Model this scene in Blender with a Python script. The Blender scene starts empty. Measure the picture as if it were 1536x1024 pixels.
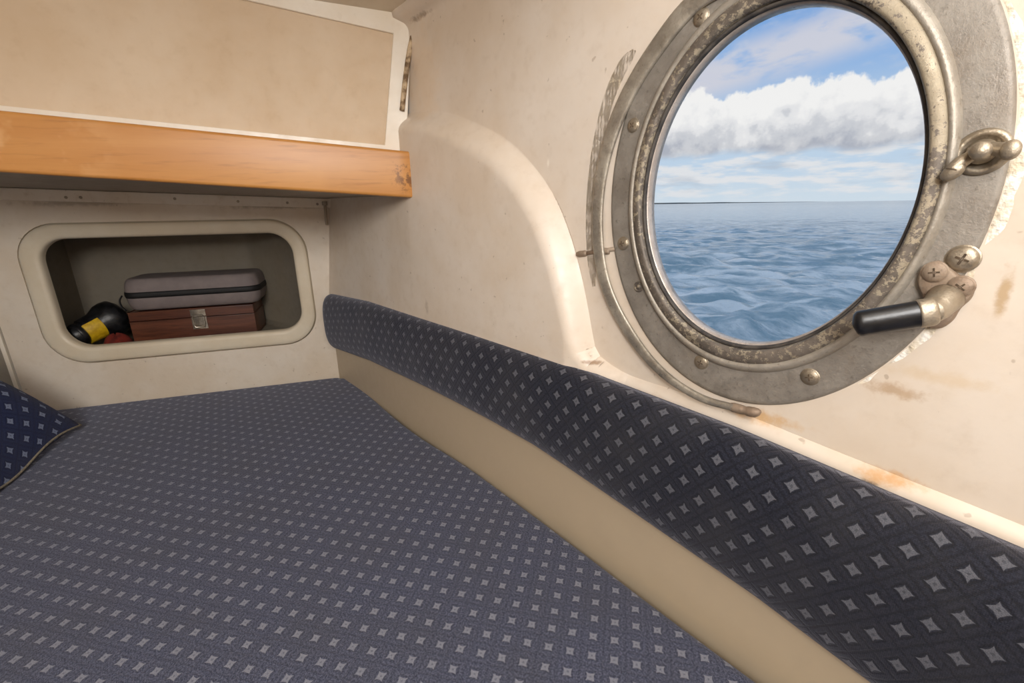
import bpy, math, random
import numpy as np
from mathutils import Vector, Matrix, noise
random.seed(4)
SC = bpy.context.scene
COL = SC.collection
# ------------------------------------------------------------------ camera maths
F = 683.0; PITCH = math.atan(203 / F); ROLL = .015; CH = .55
CAM = np.array([0, 0, CH])
_c, _s = math.cos(ROLL), math.sin(ROLL); RR = np.array([[_c, 0, _s], [0, 1, 0], [-_s, 0, _c]])
_c, _s = math.cos(PITCH), math.sin(PITCH); RP = np.array([[1, 0, 0], [0, _c, _s], [0, -_s, _c]])
RT = RP @ RR
def ray(p): return RT @ np.array([(p[0] - 768) / F, 1, -(p[1] - 512) / F])
def onz(p, z=0):
    d = ray(p); return CAM + d * ((z - CH) / d[2])
def onpl(p, q, n):
    d = ray(p); return CAM + d * (((q - CAM) @ n) / (d @ n))
# frames: H = hull side (a along towards the camera, o outward, z up); B = bulkhead (s to the right, o away, z up)
_a = math.radians(49)
N = np.array([math.sin(_a), math.cos(_a), 0]); U = np.array([math.cos(_a), -math.sin(_a), 0])
P0 = np.array([-.585, 1.477, 0]); Z = np.array([0, 0, 1.])
M0 = onz((516, 562)); M1 = onz((100, 610)); T = (M0 - M1) / np.linalg.norm(M0 - M1); NB = np.array([-T[1], T[0], 0])
def Hp(a, o, z): return P0 + a * U + o * N + z * Z
def Bp(s, o, z): return M0 + s * T + o * NB + z * Z
def hx(p, o=0):
    q = onpl(p, P0 + N * o, N); return ((q - P0) @ U, q[2])
def bx(p, o=0):
    q = onpl(p, M0 + NB * o, NB); return ((q - M0) @ T, q[2])
def hP(p, o=0): a, z = hx(p, o); return Hp(a, o, z)
STEP = .034                       # outer skin of the hull side stands this far outside the lower panel

# ------------------------------------------------------------------ mesh helpers
def mesh(name, verts, faces, mats, parent=None, smooth=True, uv=None, mi=None, sharp=None, loc=None):
    verts = [tuple(map(float, v)) for v in verts]
    if loc is not None and parent is None:
        verts = [(v[0]-loc[0], v[1]-loc[1], v[2]-loc[2]) for v in verts]
    me = bpy.data.meshes.new(name); me.from_pydata(verts, [], [tuple(map(int, f)) for f in faces])
    if not isinstance(mats, (list, tuple)): mats = [mats]
    for m in mats: me.materials.append(m)
    if mi: me.polygons.foreach_set('material_index', mi)
    me.polygons.foreach_set('use_smooth', [smooth] * len(me.polygons))
    if uv is not None:
        l = me.uv_layers.new(name='UVMap')
        for lp in me.loops: l.data[lp.index].uv = uv[lp.vertex_index]
    me.update()
    if sharp and smooth:
        try: me.set_sharp_from_angle(angle=math.radians(sharp))
        except Exception: pass
    o = bpy.data.objects.new(name, me); COL.objects.link(o)
    if loc is not None and parent is None: o.location = tuple(map(float, loc))
    if parent is not None:
        o.parent = parent
        pm = parent
        off = Vector((0, 0, 0))
        while pm is not None: off += pm.location; pm = pm.parent
        o.location = -off
    return o
def empty(name, loc):
    o = bpy.data.objects.new(name, None); o.empty_display_size = .05; COL.objects.link(o); o.location = tuple(map(float, loc)); return o
def tag(o, label=None, cat=None, group=None, kind=None):
    if label: o['label'] = label
    if cat: o['category'] = cat
    if group: o['group'] = group
    if kind: o['kind'] = kind
    return o
def loft(rings, closed=True, cap0=False, cap1=False):
    n = len(rings[0]); V = [v for r in rings for v in r]; Fc = []
    m = n if closed else n - 1
    for k in range(len(rings) - 1):
        for i in range(m):
            j = (i + 1) % n
            Fc.append((k*n+i, k*n+j, (k+1)*n+j, (k+1)*n+i))
    if cap0: Fc.append(tuple(range(n))[::-1])
    if cap1: Fc.append(tuple(range((len(rings)-1)*n, len(rings)*n)))
    return V, Fc
def join(parts):
    V, Fc, MI = [], [], []
    for p in parts:
        v, f = p[0], p[1]; k = p[2] if len(p) > 2 else 0
        b = len(V); V += list(v); Fc += [tuple(i + b for i in q) for q in f]; MI += [k] * len(f)
    return V, Fc, MI
def spline(pts, n):
    P = np.array(pts, float); m = len(P)
    d = np.r_[0, np.cumsum(np.linalg.norm(np.diff(P, axis=0), axis=1))]
    t = np.linspace(0, d[-1], n); out = []
    tg = np.gradient(P, d, axis=0)
    for x in t:
        i = min(max(np.searchsorted(d, x) - 1, 0), m - 2); h = d[i+1] - d[i]; s = (x - d[i]) / h
        out.append((2*s**3-3*s*s+1)*P[i] + (s**3-2*s*s+s)*h*tg[i] + (-2*s**3+3*s*s)*P[i+1] + (s**3-s*s)*h*tg[i+1])
    return np.array(out)
def sweep(path, prof, side, up=None, scale=None, caps=True):
    """path points; prof [(x,y)]; side = reference vector for x"""
    path = np.array(path); tg = np.gradient(path, axis=0); rings = []
    for i, p in enumerate(path):
        t = tg[i] / np.linalg.norm(tg[i])
        sd = np.array(side(i) if callable(side) else side, float); y = np.cross(t, sd); y /= np.linalg.norm(y); x = np.cross(y, t)
        k = scale[i] if scale is not None else (1, 1)
        if not hasattr(k, '__len__'): k = (k, k)
        rings.append([p + x*q[0]*k[0] + y*q[1]*k[1] for q in prof])
    return loft(rings, True, caps, caps)
def circ(r, n=16, r2=None): return [(r*math.cos(2*math.pi*i/n), (r2 or r)*math.sin(2*math.pi*i/n)) for i in range(n)]
def tube(path, r, n=12, r2=None, side=(0, 0, 1), scale=None): return sweep(path, circ(r, n, r2), side, scale=scale)
def lathe(prof, org, axis, n=24):
    """prof [(r,h)] about axis through org"""
    ax = np.array(axis, float); ax /= np.linalg.norm(ax)
    x = np.cross(ax, [0, 0, 1.]);
    if np.linalg.norm(x) < .1: x = np.cross(ax, [1., 0, 0])
    x /= np.linalg.norm(x); y = np.cross(ax, x)
    rings = [[org + ax*h + (x*math.cos(2*math.pi*i/n) + y*math.sin(2*math.pi*i/n))*r for i in range(n)] for r, h in prof]
    return loft(rings, True, True, True)
def rbox(org, ex, ey, ez, hx_, hy_, hz_, r=.003, k=3):
    """rounded box: centre org, axes, half sizes"""
    ex, ey, ez = [np.array(e, float) for e in (ex, ey, ez)]
    def ring(z, ins):
        out = []
        rr = max(r - ins, 1e-5)
        for cx, cy, a0 in ((1, 1, 0), (-1, 1, 90), (-1, -1, 180), (1, -1, 270)):
            for i in range(k + 1):
                a = math.radians(a0 + 90*i/k)
                out.append(org + ex*(cx*(hx_-r) + rr*math.cos(a)) + ey*(cy*(hy_-r) + rr*math.sin(a)) + ez*z)
        return out
    rings = []
    for i in range(k + 1):
        a = math.radians(90*i/k); rings.append(ring(-hz_ + r*(1-math.sin(a)), r*(1-math.cos(a))))
    for i in range(k + 1):
        a = math.radians(90*(k-i)/k); rings.append(ring(hz_ - r*(1-math.sin(a)), r*(1-math.cos(a))))
    return loft(rings, True, True, True)
def rrect(cx, cy, hw, hh, r, k=10, side=10):
    pts = []
    cs = [(1, 1, 0), (-1, 1, 90), (-1, -1, 180), (1, -1, 270)]
    for q, (sx, sy, a0) in enumerate(cs):
        for i in range(k + 1):
            a = math.radians(a0 + 90*i/k); pts.append((cx + sx*(hw-r) + r*math.cos(a), cy + sy*(hh-r) + r*math.sin(a)))
        nx = cs[(q+1) % 4]; a = math.radians(a0 + 90)
        p = pts[-1]; e = (cx + nx[0]*(hw-r) + r*math.cos(a), cy + nx[1]*(hh-r) + r*math.sin(a))
        for i in range(1, side): pts.append((p[0] + (e[0]-p[0])*i/side, p[1] + (e[1]-p[1])*i/side))
    return pts

# ------------------------------------------------------------------ material helpers
def lin(c): return tuple((x/255/12.92 if x/255 <= .04045 else ((x/255+.055)/1.055)**2.4) for x in c) + (1,)
class NT:
    def __init__(s, tree): s.t = tree; s.t.nodes.clear()
    def n(s, ty, **kw):
        o = s.t.nodes.new(ty)
        for k, v in kw.items(): setattr(o, k, v)
        return o
    def put(s, sock, v):
        if hasattr(v, 'is_output') or isinstance(v, bpy.types.NodeSocket): s.t.links.new(v, sock)
        elif v is not None: sock.default_value = v
    def m(s, op, a, b=None, c=None, clamp=False):
        o = s.n('ShaderNodeMath', operation=op, use_clamp=clamp); s.put(o.inputs[0], a)
        if b is not None: s.put(o.inputs[1], b)
        if c is not None: s.put(o.inputs[2], c)
        return o.outputs[0]
    def v(s, op, a, b=None, out=0, scale=None):
        o = s.n('ShaderNodeVectorMath', operation=op); s.put(o.inputs[0], a)
        if b is not None: s.put(o.inputs[1], b)
        if scale is not None: s.put(o.inputs[3], scale)
        return o.outputs[out]
    def ss(s, x, a, b, lo=0., hi=1.):
        o = s.n('ShaderNodeMapRange', interpolation_type='SMOOTHSTEP'); s.put(o.inputs[0], x)
        for i, q in enumerate((a, b, lo, hi)): s.put(o.inputs[1+i], q)
        return o.outputs[0]
    def mix(s, f, a, b, mode='MIX'):
        o = s.n('ShaderNodeMix', data_type='RGBA', blend_type=mode); s.put(o.inputs[0], f); s.put(o.inputs[6], a); s.put(o.inputs[7], b); return o.outputs[2]
    def noise(s, vec, scale, detail=4, rough=.55, dist=0, out=0):
        o = s.n('ShaderNodeTexNoise'); s.put(o.inputs['Vector'], vec); o.inputs['Scale'].default_value = scale
        o.inputs['Detail'].default_value = detail; o.inputs['Roughness'].default_value = rough; o.inputs['Distortion'].default_value = dist
        return o.outputs[out]
    def comb(s, x, y, z=0.):
        o = s.n('ShaderNodeCombineXYZ'); s.put(o.inputs[0], x); s.put(o.inputs[1], y); s.put(o.inputs[2], z); return o.outputs[0]
    def sep(s, v):
        o = s.n('ShaderNodeSeparateXYZ'); s.put(o.inputs[0], v); return o.outputs
    def bump(s, h, strength, dist=.001, nrm=None):
        o = s.n('ShaderNodeBump'); o.inputs['Strength'].default_value = strength; o.inputs['Distance'].default_value = dist
        s.put(o.inputs['Height'], h)
        if nrm: s.put(o.inputs['Normal'], nrm)
        return o.outputs[0]
def mat(name, color=None, rough=.5, metal=0., spec=.5):
    m = bpy.data.materials.new(name); m.use_nodes = True; g = NT(m.node_tree)
    b = g.n('ShaderNodeBsdfPrincipled'); o = g.n('ShaderNodeOutputMaterial'); g.t.links.new(b.outputs[0], o.inputs[0])
    b.inputs['Roughness'].default_value = rough; b.inputs['Metallic'].default_value = metal; b.inputs['Specular IOR Level'].default_value = spec
    if color: b.inputs['Base Color'].default_value = lin(color)
    return m, g, b
def noisy(name, c1, c2, rough=.5, metal=0., scale=20, bump=.2, bscale=200, dist=.001, spec=.5):
    m, g, b = mat(name, None, rough, metal, spec); tc = g.n('ShaderNodeTexCoord').outputs['Object']
    g.put(b.inputs['Base Color'], g.mix(g.ss(g.noise(tc, scale, 6), .35, .65), lin(c1), lin(c2)))
    if bump: g.put(b.inputs['Normal'], g.bump(g.noise(tc, bscale, 3), bump, dist))
    return m
def geo(g): return g.n('ShaderNodeNewGeometry').outputs['Position']

def paint(name, c, stains=(), rough=.38, mott=.10, speck=True, low=None):
    """aged cream gelcoat; stains = (centre, (rx,ry,rz) or r, colour, strength, hard)"""
    m, g, b = mat(name, None, rough); P = geo(g)
    n1 = g.noise(P, 5, 5, .6); n2 = g.noise(P, 45, 4, .6)
    base = g.mix(g.ss(n1, .3, .7), lin(c), lin((c[0]*.96, c[1]*.935, c[2]*.90)))
    base = g.mix(g.m('MULTIPLY', g.ss(n2, .5, .8), mott*1.6), base, lin((c[0]*.78, c[1]*.70, c[2]*.60)))
    if speck:
        base = g.mix(g.m('MULTIPLY', g.ss(g.noise(P, 75, 2, .5), .72, .76), .35), base, lin((120, 95, 70)))
    if low: base = g.mix(g.ss(g.sep(P)[2], .24, .17), base, lin(low))  # painted shade: soft darkening towards the foot of the wall
    for q in stains:
        cen, rad, colr, st = q[:4]
        k = (rad, rad, rad) if not hasattr(rad, '__len__') else rad
        d = g.v('SUBTRACT', P, tuple(map(float, cen)))
        # local axes: U (along hull), N, Z
        x = g.m('DIVIDE', g.v('DOT_PRODUCT', d, tuple(map(float, U)), out=1), k[0])
        y = g.m('DIVIDE', g.v('DOT_PRODUCT', d, tuple(map(float, N)), out=1), k[1])
        z = g.m('DIVIDE', g.v('DOT_PRODUCT', d, (0, 0, 1), out=1), k[2])
        r = g.v('LENGTH', g.comb(x, y, z), out=1)
        nn = g.noise(P, q[4] if len(q) > 4 else 60, 5, .65)
        f = g.m('MULTIPLY', g.ss(g.m('ADD', r, g.m('MULTIPLY', nn, 1.5)), 1.75, .95), st)
        base = g.mix(f, base, lin(colr))
    g.put(b.inputs['Base Color'], base)
    g.put(b.inputs['Roughness'], g.ss(n2, .2, .8, rough - .05, rough + .15))
    g.put(b.inputs['Normal'], g.bump(g.noise(P, 22, 3, .5), .25, .004, g.bump(g.noise(P, 260, 2), .08, .001)))
    return m

def fabric(name, base, light, motif, s=.0275, ang=45., weave=1.0, sheen=.3, outline=.6):
    """woven upholstery with small pinched square motifs in a diagonal lattice; UV in metres"""
    m, g, b = mat(name, None, .85, spec=.25)
    uv = g.n('ShaderNodeUVMap').outputs[0]
    X = g.sep(uv)
    ca, sa = math.cos(math.radians(ang)) / s, math.sin(math.radians(ang)) / s
    p = g.m('ADD', g.m('MULTIPLY', X[0], ca), g.m('MULTIPLY', X[1], sa))
    q = g.m('ADD', g.m('MULTIPLY', X[0], -sa), g.m('MULTIPLY', X[1], ca))
    wob = g.noise(uv, 160, 1, .5)
    def cell(t):
        t = g.m('ADD', t, g.m('MULTIPLY', g.m('SUBTRACT', wob, .5), .09))
        return g.m('ABSOLUTE', g.m('SUBTRACT', g.m('FRACT', t), .5))
    ax, ay = cell(p), cell(q)
    mx = g.m('MAXIMUM', ax, ay); mn = g.m('MINIMUM', ax, ay)
    rt = g.m('DIVIDE', mn, g.m('MAXIMUM', mx, .001))
    lim = g.m('ADD', .160, g.m('MULTIPLY', g.m('POWER', rt, 3.), .042))     # pinched sides, sharp corners
    star = g.ss(g.m('SUBTRACT', mx, lim), .008, -.022)
    inner = g.ss(mx, .028, .055)                                           # darker eye
    thr = g.ss(g.noise(uv, 900, 2, .6), .3, .7, .55, 1.)
    star = g.m('MULTIPLY', g.m('MULTIPLY', star, g.m('ADD', g.m('MULTIPLY', inner, .5), .5)), thr)
    ring = g.m('MULTIPLY', g.ss(mx, .185, .215), g.ss(mx, .30, .25))       # dark square round the motif
    grid = g.ss(mx, .43, .485)
    mid = g.m('MULTIPLY', g.ss(mx, .29, .32), g.ss(mx, .41, .37))
    wv1 = g.n('ShaderNodeTexWave', bands_direction='X'); g.put(wv1.inputs[0], uv); wv1.inputs['Scale'].default_value = 210; wv1.inputs['Distortion'].default_value = 1.5; wv1.inputs['Detail Scale'].default_value = 3
    wv2 = g.n('ShaderNodeTexWave', bands_direction='Y'); g.put(wv2.inputs[0], uv); wv2.inputs['Scale'].default_value = 190; wv2.inputs['Distortion'].default_value = 1.5; wv2.inputs['Detail Scale'].default_value = 3
    wv = g.m('MULTIPLY', wv1.outputs[1], wv2.outputs[1])
    fine = g.noise(uv, 420, 4, .8)
    col = g.mix(g.m('MULTIPLY', g.m('ADD', g.ss(fine, .42, .62), g.m('MULTIPLY', wv, .5)), .62*weave), lin(base), lin(light))
    col = g.mix(g.m('MULTIPLY', mid, .16), col, lin(light))
    dark = lin((base[0]*.62, base[1]*.62, base[2]*.66))
    col = g.mix(g.m('MULTIPLY', g.m('MAXIMUM', ring, g.m('MULTIPLY', grid, .8)), outline), col, dark)
    col = g.mix(g.m('MULTIPLY', g.ss(g.noise(uv, 9, 4, .6), .35, .75), .22), col, lin((70, 68, 66)))   # lint and wear
    col = g.mix(g.m('MULTIPLY', star, .9), col, lin(motif))
    g.put(b.inputs['Base Color'], col)
    b.inputs['Sheen Weight'].default_value = sheen; b.inputs['Sheen Roughness'].default_value = .45; b.inputs['Sheen Tint'].default_value = lin((190, 190, 205))
    h = g.m('ADD', g.m('ADD', g.m('MULTIPLY', fine, .5), g.m('MULTIPLY', wv, .5)), g.m('SUBTRACT', g.m('MULTIPLY', star, .8), g.m('MULTIPLY', g.m('MAXIMUM', ring, grid), .8)))
    g.put(b.inputs['Normal'], g.bump(h, .4, .001, g.bump(g.noise(uv, 30, 3), .25, .004)))
    return m

CREAM = (226, 212, 190)
# stains on the hull side
st = [
    (hP((1335, 708), STEP), (.035, .05, .012), (196, 140, 70), .75, 60),
    (hP((1312, 712), STEP), (.011, .05, .004), (70, 45, 25), .9, 90),
    (hP((1400, 560), STEP), (.06, .05, .010), (205, 180, 145), .5, 70),
    (hP((1345, 580), STEP), (.035, .05, .010), (170, 135, 95), .6, 120),
    (hP((1506, 440), STEP), (.006, .05, .028), (180, 150, 110), .8, 90),
    (hP((1150, 620), STEP), (.06, .05, .012), (205, 160, 100), .75, 60),
    (hP((884, 545), 0), (.02, .05, .004), (130, 90, 50), .7, 90),
    (hP((605, 120), STEP), (.012, .08, .075), (90, 72, 52), .85, 110),
    (hP((640, 28), STEP), (.05, .05, .006), (110, 85, 60), .6, 140),
    (hP((640, 120), STEP), (.09, .08, .14), (222, 190, 150), .35, 30),
    (hP((647, 460), 0), (.01, .05, .022), (130, 100, 75), .35, 60),
    (hP((830, 245), STEP), (.004, .05, .008), (245, 238, 225), .5, 60),
    (hP((985, 590), STEP), (.05, .05, .010), (185, 140, 90), .45, 60),
]
M_hull = paint('aged cream paint, hull side', (220, 208, 194), st, rough=.36, low=(186, 168, 142))  # low: shade under the bolster, put into the wall colour
M_bulk = paint('aged cream paint, bulkhead', (222, 211, 196), [
    (Bp(.02, -.2, .57), (.1, .6, .02), (130, 112, 90), .5, 60),
    (Bp(-.6, 0, .575), (.12, .2, .012), (130, 112, 90), .5, 60),
    (Bp(-.1, 0, .56), (.25, .2, .012), (120, 105, 85), .55, 60)], rough=.45)
M_frame = paint('cream moulded surround', (218, 207, 186), rough=.4, mott=.05, speck=False)
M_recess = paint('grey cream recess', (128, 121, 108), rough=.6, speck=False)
M_white = paint('off-white gloss paint', (238, 230, 216), rough=.3, mott=.08, speck=False)
M_panel = paint('tan locker panel', (216, 195, 168), rough=.6, mott=.08, speck=False)
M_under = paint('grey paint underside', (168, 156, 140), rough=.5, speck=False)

def metal_mat(name, c1, c2, flake=0., rough=.55, metal=.3):
    m, g, b = mat(name, None, rough, metal); P = geo(g)
    n1 = g.noise(P, 28, 8, .7); n2 = g.noise(P, 160, 5, .7); n3 = g.noise(P, 11, 4, .6)
    c = g.mix(g.ss(n1, .35, .68), lin(c1), lin(c2))
    c = g.mix(g.m('MULTIPLY', g.ss(n2, .55, .72), .45), c, lin((c1[0]*.62, c1[1]*.58, c1[2]*.52)))
    c = g.mix(g.m('MULTIPLY', g.ss(g.noise(P, 90, 4, .7, .4), .60, .72), .3), c, lin((178, 171, 160)))
    c = g.mix(g.m('MULTIPLY', g.ss(n3, .55, .7), .25), c, lin((120, 100, 78)))
    if flake:
        cq = hP((1400, 90), 0); dq = g.v('LENGTH', g.v('SUBTRACT', P, tuple(map(float, cq))), out=1); n3 = g.m('ADD', n3, g.ss(dq, .24, .06, -.28, .03))
        fl = g.ss(g.m('ADD', g.noise(P, 130, 6, .75), g.m('MULTIPLY', n3, .35)), .70 - flake*.08, .73 - flake*.08)
        c = g.mix(g.m('MULTIPLY', fl, .85), c, lin((168, 156, 134)))
        c = g.mix(g.m('MULTIPLY', g.ss(g.noise(P, 210, 4, .7), .64, .7), .7), c, lin((62, 52, 42)))
    g.put(b.inputs['Base Color'], c)
    g.put(b.inputs['Roughness'], g.ss(n1, .3, .7, rough-.12, rough+.15))
    g.put(b.inputs['Normal'], g.bump(n2, .35, .002, g.bump(n1, .2, .004)))
    return m
M_flange = metal_mat('weathered grey alloy flange', (132, 125, 116), (152, 145, 135))
M_rim = metal_mat('pitted alloy rim with flaking paint', (96, 88, 80), (124, 114, 104), flake=1)
M_ridge = metal_mat('smooth pale alloy ridge', (150, 142, 130), (168, 160, 148), rough=.4)
M_sleeve = metal_mat('pale alloy sleeve', (190, 180, 172), (165, 152, 142), rough=.35)
M_gasket = noisy('dark rubber gasket', (48, 44, 42), (78, 72, 66), .7, scale=60)
M_hoop = metal_mat('dull alloy hoop', (150, 142, 130), (182, 174, 160), rough=.38, metal=.6)
M_screw = metal_mat('worn screw metal', (150, 138, 120), (176, 164, 146), rough=.38, metal=.7)
M_slot = noisy('dark brown screw slot', (78, 64, 50), (96, 80, 62), .8, scale=300)  # dark brown cross bars on the screw heads
M_rust = metal_mat('rusty metal', (138, 118, 100), (160, 144, 126), rough=.6, metal=.3)
M_blackp = noisy('black plastic grip', (16, 16, 18), (28, 28, 31), .32, scale=60, bump=.15, bscale=150)
M_seal = noisy('crusty white sealant', (248, 244, 236), (214, 200, 176), .7, scale=70, bump=.9, bscale=120, dist=.004)

# ------------------------------------------------------------------ hull side with moulded ridge and porthole hole
PC = (1.2805, .5615); PR = (.1385, .1755)                 # glass opening centre and radii in the hull frame
arc = [(-.4, .76), (.2, .748), (.44, .737), (.535, .724), (.66, .705), (.776, .668), (.86, .63), (.918, .587), (.962, .54), (.994, .485), (1.02, .42), (1.040, .36), (1.052, .325), (1.068, .309),
       (1.095, .301), (1.211, .293), (1.301, .290), (1.394, .281), (1.537, .268), (1.8, .24), (2.5, .17)]
SA = np.array(arc)
SAf = spline(arc, 500)
def hull_grid(Ag, Zg):
    a, z = Ag.ravel(), Zg.ravel(); d = np.full(a.shape, 9.)
    S = SAf[::4]
    for q, r in zip(S, S[1:]):
        e = r - q; t = np.clip(((a-q[0])*e[0] + (z-q[1])*e[1]) / (e @ e), 0, 1)
        d = np.minimum(d, np.hypot(a - q[0] - t*e[0], z - q[1] - t*e[1]))
    sgn = np.where(z > np.interp(a, SAf[:, 0], SAf[:, 1]), 1, -1)
    w = np.interp(a, [.4, .7, .95, 1.03, 1.075, 1.1], [.018, .026, .024, .020, .011, .007])
    x = np.clip((d*sgn + w*.75) / (1.75*w), 0, 1)
    kk = np.interp(a, [1.03, 1.13], [1, .28])
    kk = 1 - (1 - kk) * np.clip((z - .12)/.12, 0, 1)
    o = STEP * (1 - kk*(1 - x*x*(3-2*x)))
    zc = .925 + (a - .65)*.03; t = np.clip((z - (zc - .03)) / .03, 0, 1)
    o -= .03 * (1 - np.sqrt(1 - t*t))                      # soft cove into the deckhead
    o += .034 * np.clip((z - .27) / .30, 0, 1) * np.clip(1 - a/.56, 0, 1)
    return o
A = np.r_[np.linspace(-.06, .5, 70)[:-1], np.linspace(.5, .9, 100)[:-1], np.linspace(.9, 1.14, 140)[:-1], np.linspace(1.14, 2.3, 200)]
ZZ = np.r_[np.linspace(-.16, .25, 70)[:-1], np.linspace(.25, .36, 60)[:-1], np.linspace(.36, .85, 130)[:-1], np.linspace(.85, 1.1, 70)]; na, nz = len(A), len(ZZ)
Ag, Zg = np.meshgrid(A, ZZ); Og = hull_grid(Ag, Zg)
V = [Hp(a, o, z) for a, o, z in zip(Ag.ravel(), Og, Zg.ravel())]
Fc = []
for j in range(nz-1):
    for i in range(na-1):
        ca, cz = (A[i]+A[i+1])/2 - PC[0], (ZZ[j]+ZZ[j+1])/2 - PC[1]
        if (ca/(PR[0]+.022))**2 + (cz/(PR[1]+.022))**2 < 1: continue
        k = j*na + i; Fc.append((k, k+1, k+na+1, k+na))
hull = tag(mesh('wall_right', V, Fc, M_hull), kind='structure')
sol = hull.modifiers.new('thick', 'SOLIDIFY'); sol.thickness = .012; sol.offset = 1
# outer hull skin closing the porthole thickness is the sleeve below

# ------------------------------------------------------------------ bulkhead with the rounded opening and recess
big = []
inner0 = rrect(-.42, .325, .357, .197, .10)
cx, cy = -.42, .325; X0, X1, Z0, Z1 = -.862, .09, -.16, .66
for (x, y) in inner0:
    dx, dy = x - cx, y - cy; k = 1e9
    if dx > 1e-9: k = min(k, (X1-cx)/dx)
    if dx < -1e-9: k = min(k, (X0-cx)/dx)
    if dy > 1e-9: k = min(k, (Z1-cy)/dy)
    if dy < -1e-9: k = min(k, (Z0-cy)/dy)
    big.append((cx+dx*k, cy+dy*k))
def ringB(pts, o): return [Bp(x, o, y) for x, y in pts]
wf = mesh('wall_front', *loft([ringB(big, .012), ringB(big, 0), ringB(rrect(-.42, .325, .3592, .1992, .1020), 0), ringB(rrect(-.42, .325, .3588, .1988, .1016), .014)]), M_bulk, sharp=50)
tag(wf, kind='structure')
def rr2(e, r, o, cz=0):
    t_ = min(e/.042, 1); return ringB(rrect(-.42 + .0025*t_, .325 + .0035*t_, .3562 - e - .0012*t_, .1962 - e - .0012*t_, r), o)
fr = mesh('opening_surround', *loft([rr2(-.008, .107, .017), rr2(0, .0995, .014), rr2(.001, .097, -.003), rr2(.004, .094, -.0055), rr2(.012, .088, -.0062), rr2(.030, .075, -.006), rr2(.037, .069, -.0045),
      rr2(.0405, .066, .000), rr2(.042, .064, .008), rr2(.042, .064, .020)]), M_frame, parent=wf)
def rb(x0, x1, z0, z1, o, r=.03): return ringB(rrect((x0+x1)/2, (z0+z1)/2, (x1-x0)/2, (z1-z0)/2, r), o)
RBX = bx((386, 420), .27)[0]
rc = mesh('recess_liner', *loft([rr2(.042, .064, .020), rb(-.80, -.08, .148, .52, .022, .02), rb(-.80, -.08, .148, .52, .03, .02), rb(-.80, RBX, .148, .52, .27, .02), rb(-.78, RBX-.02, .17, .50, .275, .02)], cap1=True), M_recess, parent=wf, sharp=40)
# edge post at the bulkhead's left end, and a panel in the shade beyond it
tp = mesh('trim_1', *rbox(Bp(-.8705, .004, .25), T, NB, Z, .0085, .012, .41, .004), M_white, sharp=40); tag(tp, kind='structure')
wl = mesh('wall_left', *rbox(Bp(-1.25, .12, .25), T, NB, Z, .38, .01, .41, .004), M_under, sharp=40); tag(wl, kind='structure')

# ------------------------------------------------------------------ upper locker over the foot of the berth
OW = -.543; OPN = -.505
wTL, wTR, wBL, wBR = [bx(p, OW) for p in ((0, 165), (627, 228), (0, 258), (628, 297))]
def ext(p, q, s): # line through p,q evaluated at s
    return p[1] + (q[1]-p[1]) * (s - p[0]) / (q[0]-p[0])
SL = -.95
zt0, zb0 = ext(wTL, wTR, SL), ext(wBL, wBR, SL); SR = (wTR[0]+wBR[0])/2
# underside and soffit
sTL, sTR = bx((0, 281), 0), bx((500, 298), 0)
zs = lambda s: ext(sTL, sTR, s)
zw = lambda s: ext(wBL, wBR, s) + .004
n_ = 20; rings = []
for i in range(n_ + 1):
    u = i / n_
    o = 0 + (OW + .03) * u
    l = -.95; r = .035 + (SR + .008 - .035) * u
    rings.append([Bp(s, o, (1-u)*zs(s) + u*zw(s)) for s in np.linspace(l, r, 14)])
shv, shf = loft(rings, closed=False)
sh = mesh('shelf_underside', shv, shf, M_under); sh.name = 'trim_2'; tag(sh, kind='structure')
m_ = sh.modifiers.new('t', 'SOLIDIFY'); m_.thickness = .012; m_.offset = -1
# locker face: white frame with a sunk tan panel
pBR, pTR, pTL = bx((577, 216), OPN), bx((590, 50), OPN), bx((370, 0), OPN)
zpt = lambda s: ext(pTR, pTL, s)
zpb = lambda s: ext(wTL, wTR, s) + .012
pB = (ext((pBR[1], pBR[0]), (pTR[1], pTR[0]), zpb(pBR[0])), zpb(pBR[0]))
fB, fT = bx((600, 218), OPN), bx((612, 40), OPN)
outer = [(SL, zpb(SL) - .03), (fB[0]+.010, fB[1] - .03), (fT[0]+.010, bx((612, 22), OPN)[1] + .004), bx((250, -36), OPN), (SL, ext(bx((612, 22), OPN), bx((430, -6), OPN), SL) + .004)]
inn = [(SL+.005, zpb(SL)), pB, (pTR[0], pTR[1]), bx((262, -24.5), OPN), (SL+.005, ext(bx((612, 22), OPN), bx((430, -6), OPN), SL) - .02)]
fv, ff = loft([[Bp(x, OPN+.02, z) for x, z in outer], [Bp(x, OPN, z) for x, z in outer], [Bp(x, OPN, z) for x, z in inn], [Bp(x, OPN+.005, z) for x, z in inn], [Bp(x, OPN+.012, z) for x, z in inn]])
wl2 = mesh('wall_locker', fv, ff, M_white, smooth=False); tag(wl2, kind='structure')
b_ = wl2.modifiers.new('b', 'BEVEL'); b_.width = .002; b_.segments = 2
mesh('locker_panel', [Bp(x, OPN+.006, z) for x, z in inn], [(0, 1, 2, 3, 4)], M_panel, parent=wl2, smooth=False)
# joint bead between the locker face and hull side (mouldy)
M_mould = noisy('mouldy joint filler', (206, 182, 148), (112, 88, 62), .8, scale=70, bump=.6, bscale=150)
gp = spline([Bp(*bx(p, OPN-.004)[:1], OPN-.004, bx(p, OPN-.004)[1]) for p in ((603, 166), (608, 120), (614, 78), (621, 46))], 20)
jb = mesh('trim_3', *tube(gp, .0052, 8, side=T), M_mould); tag(jb, kind='structure')

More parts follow.
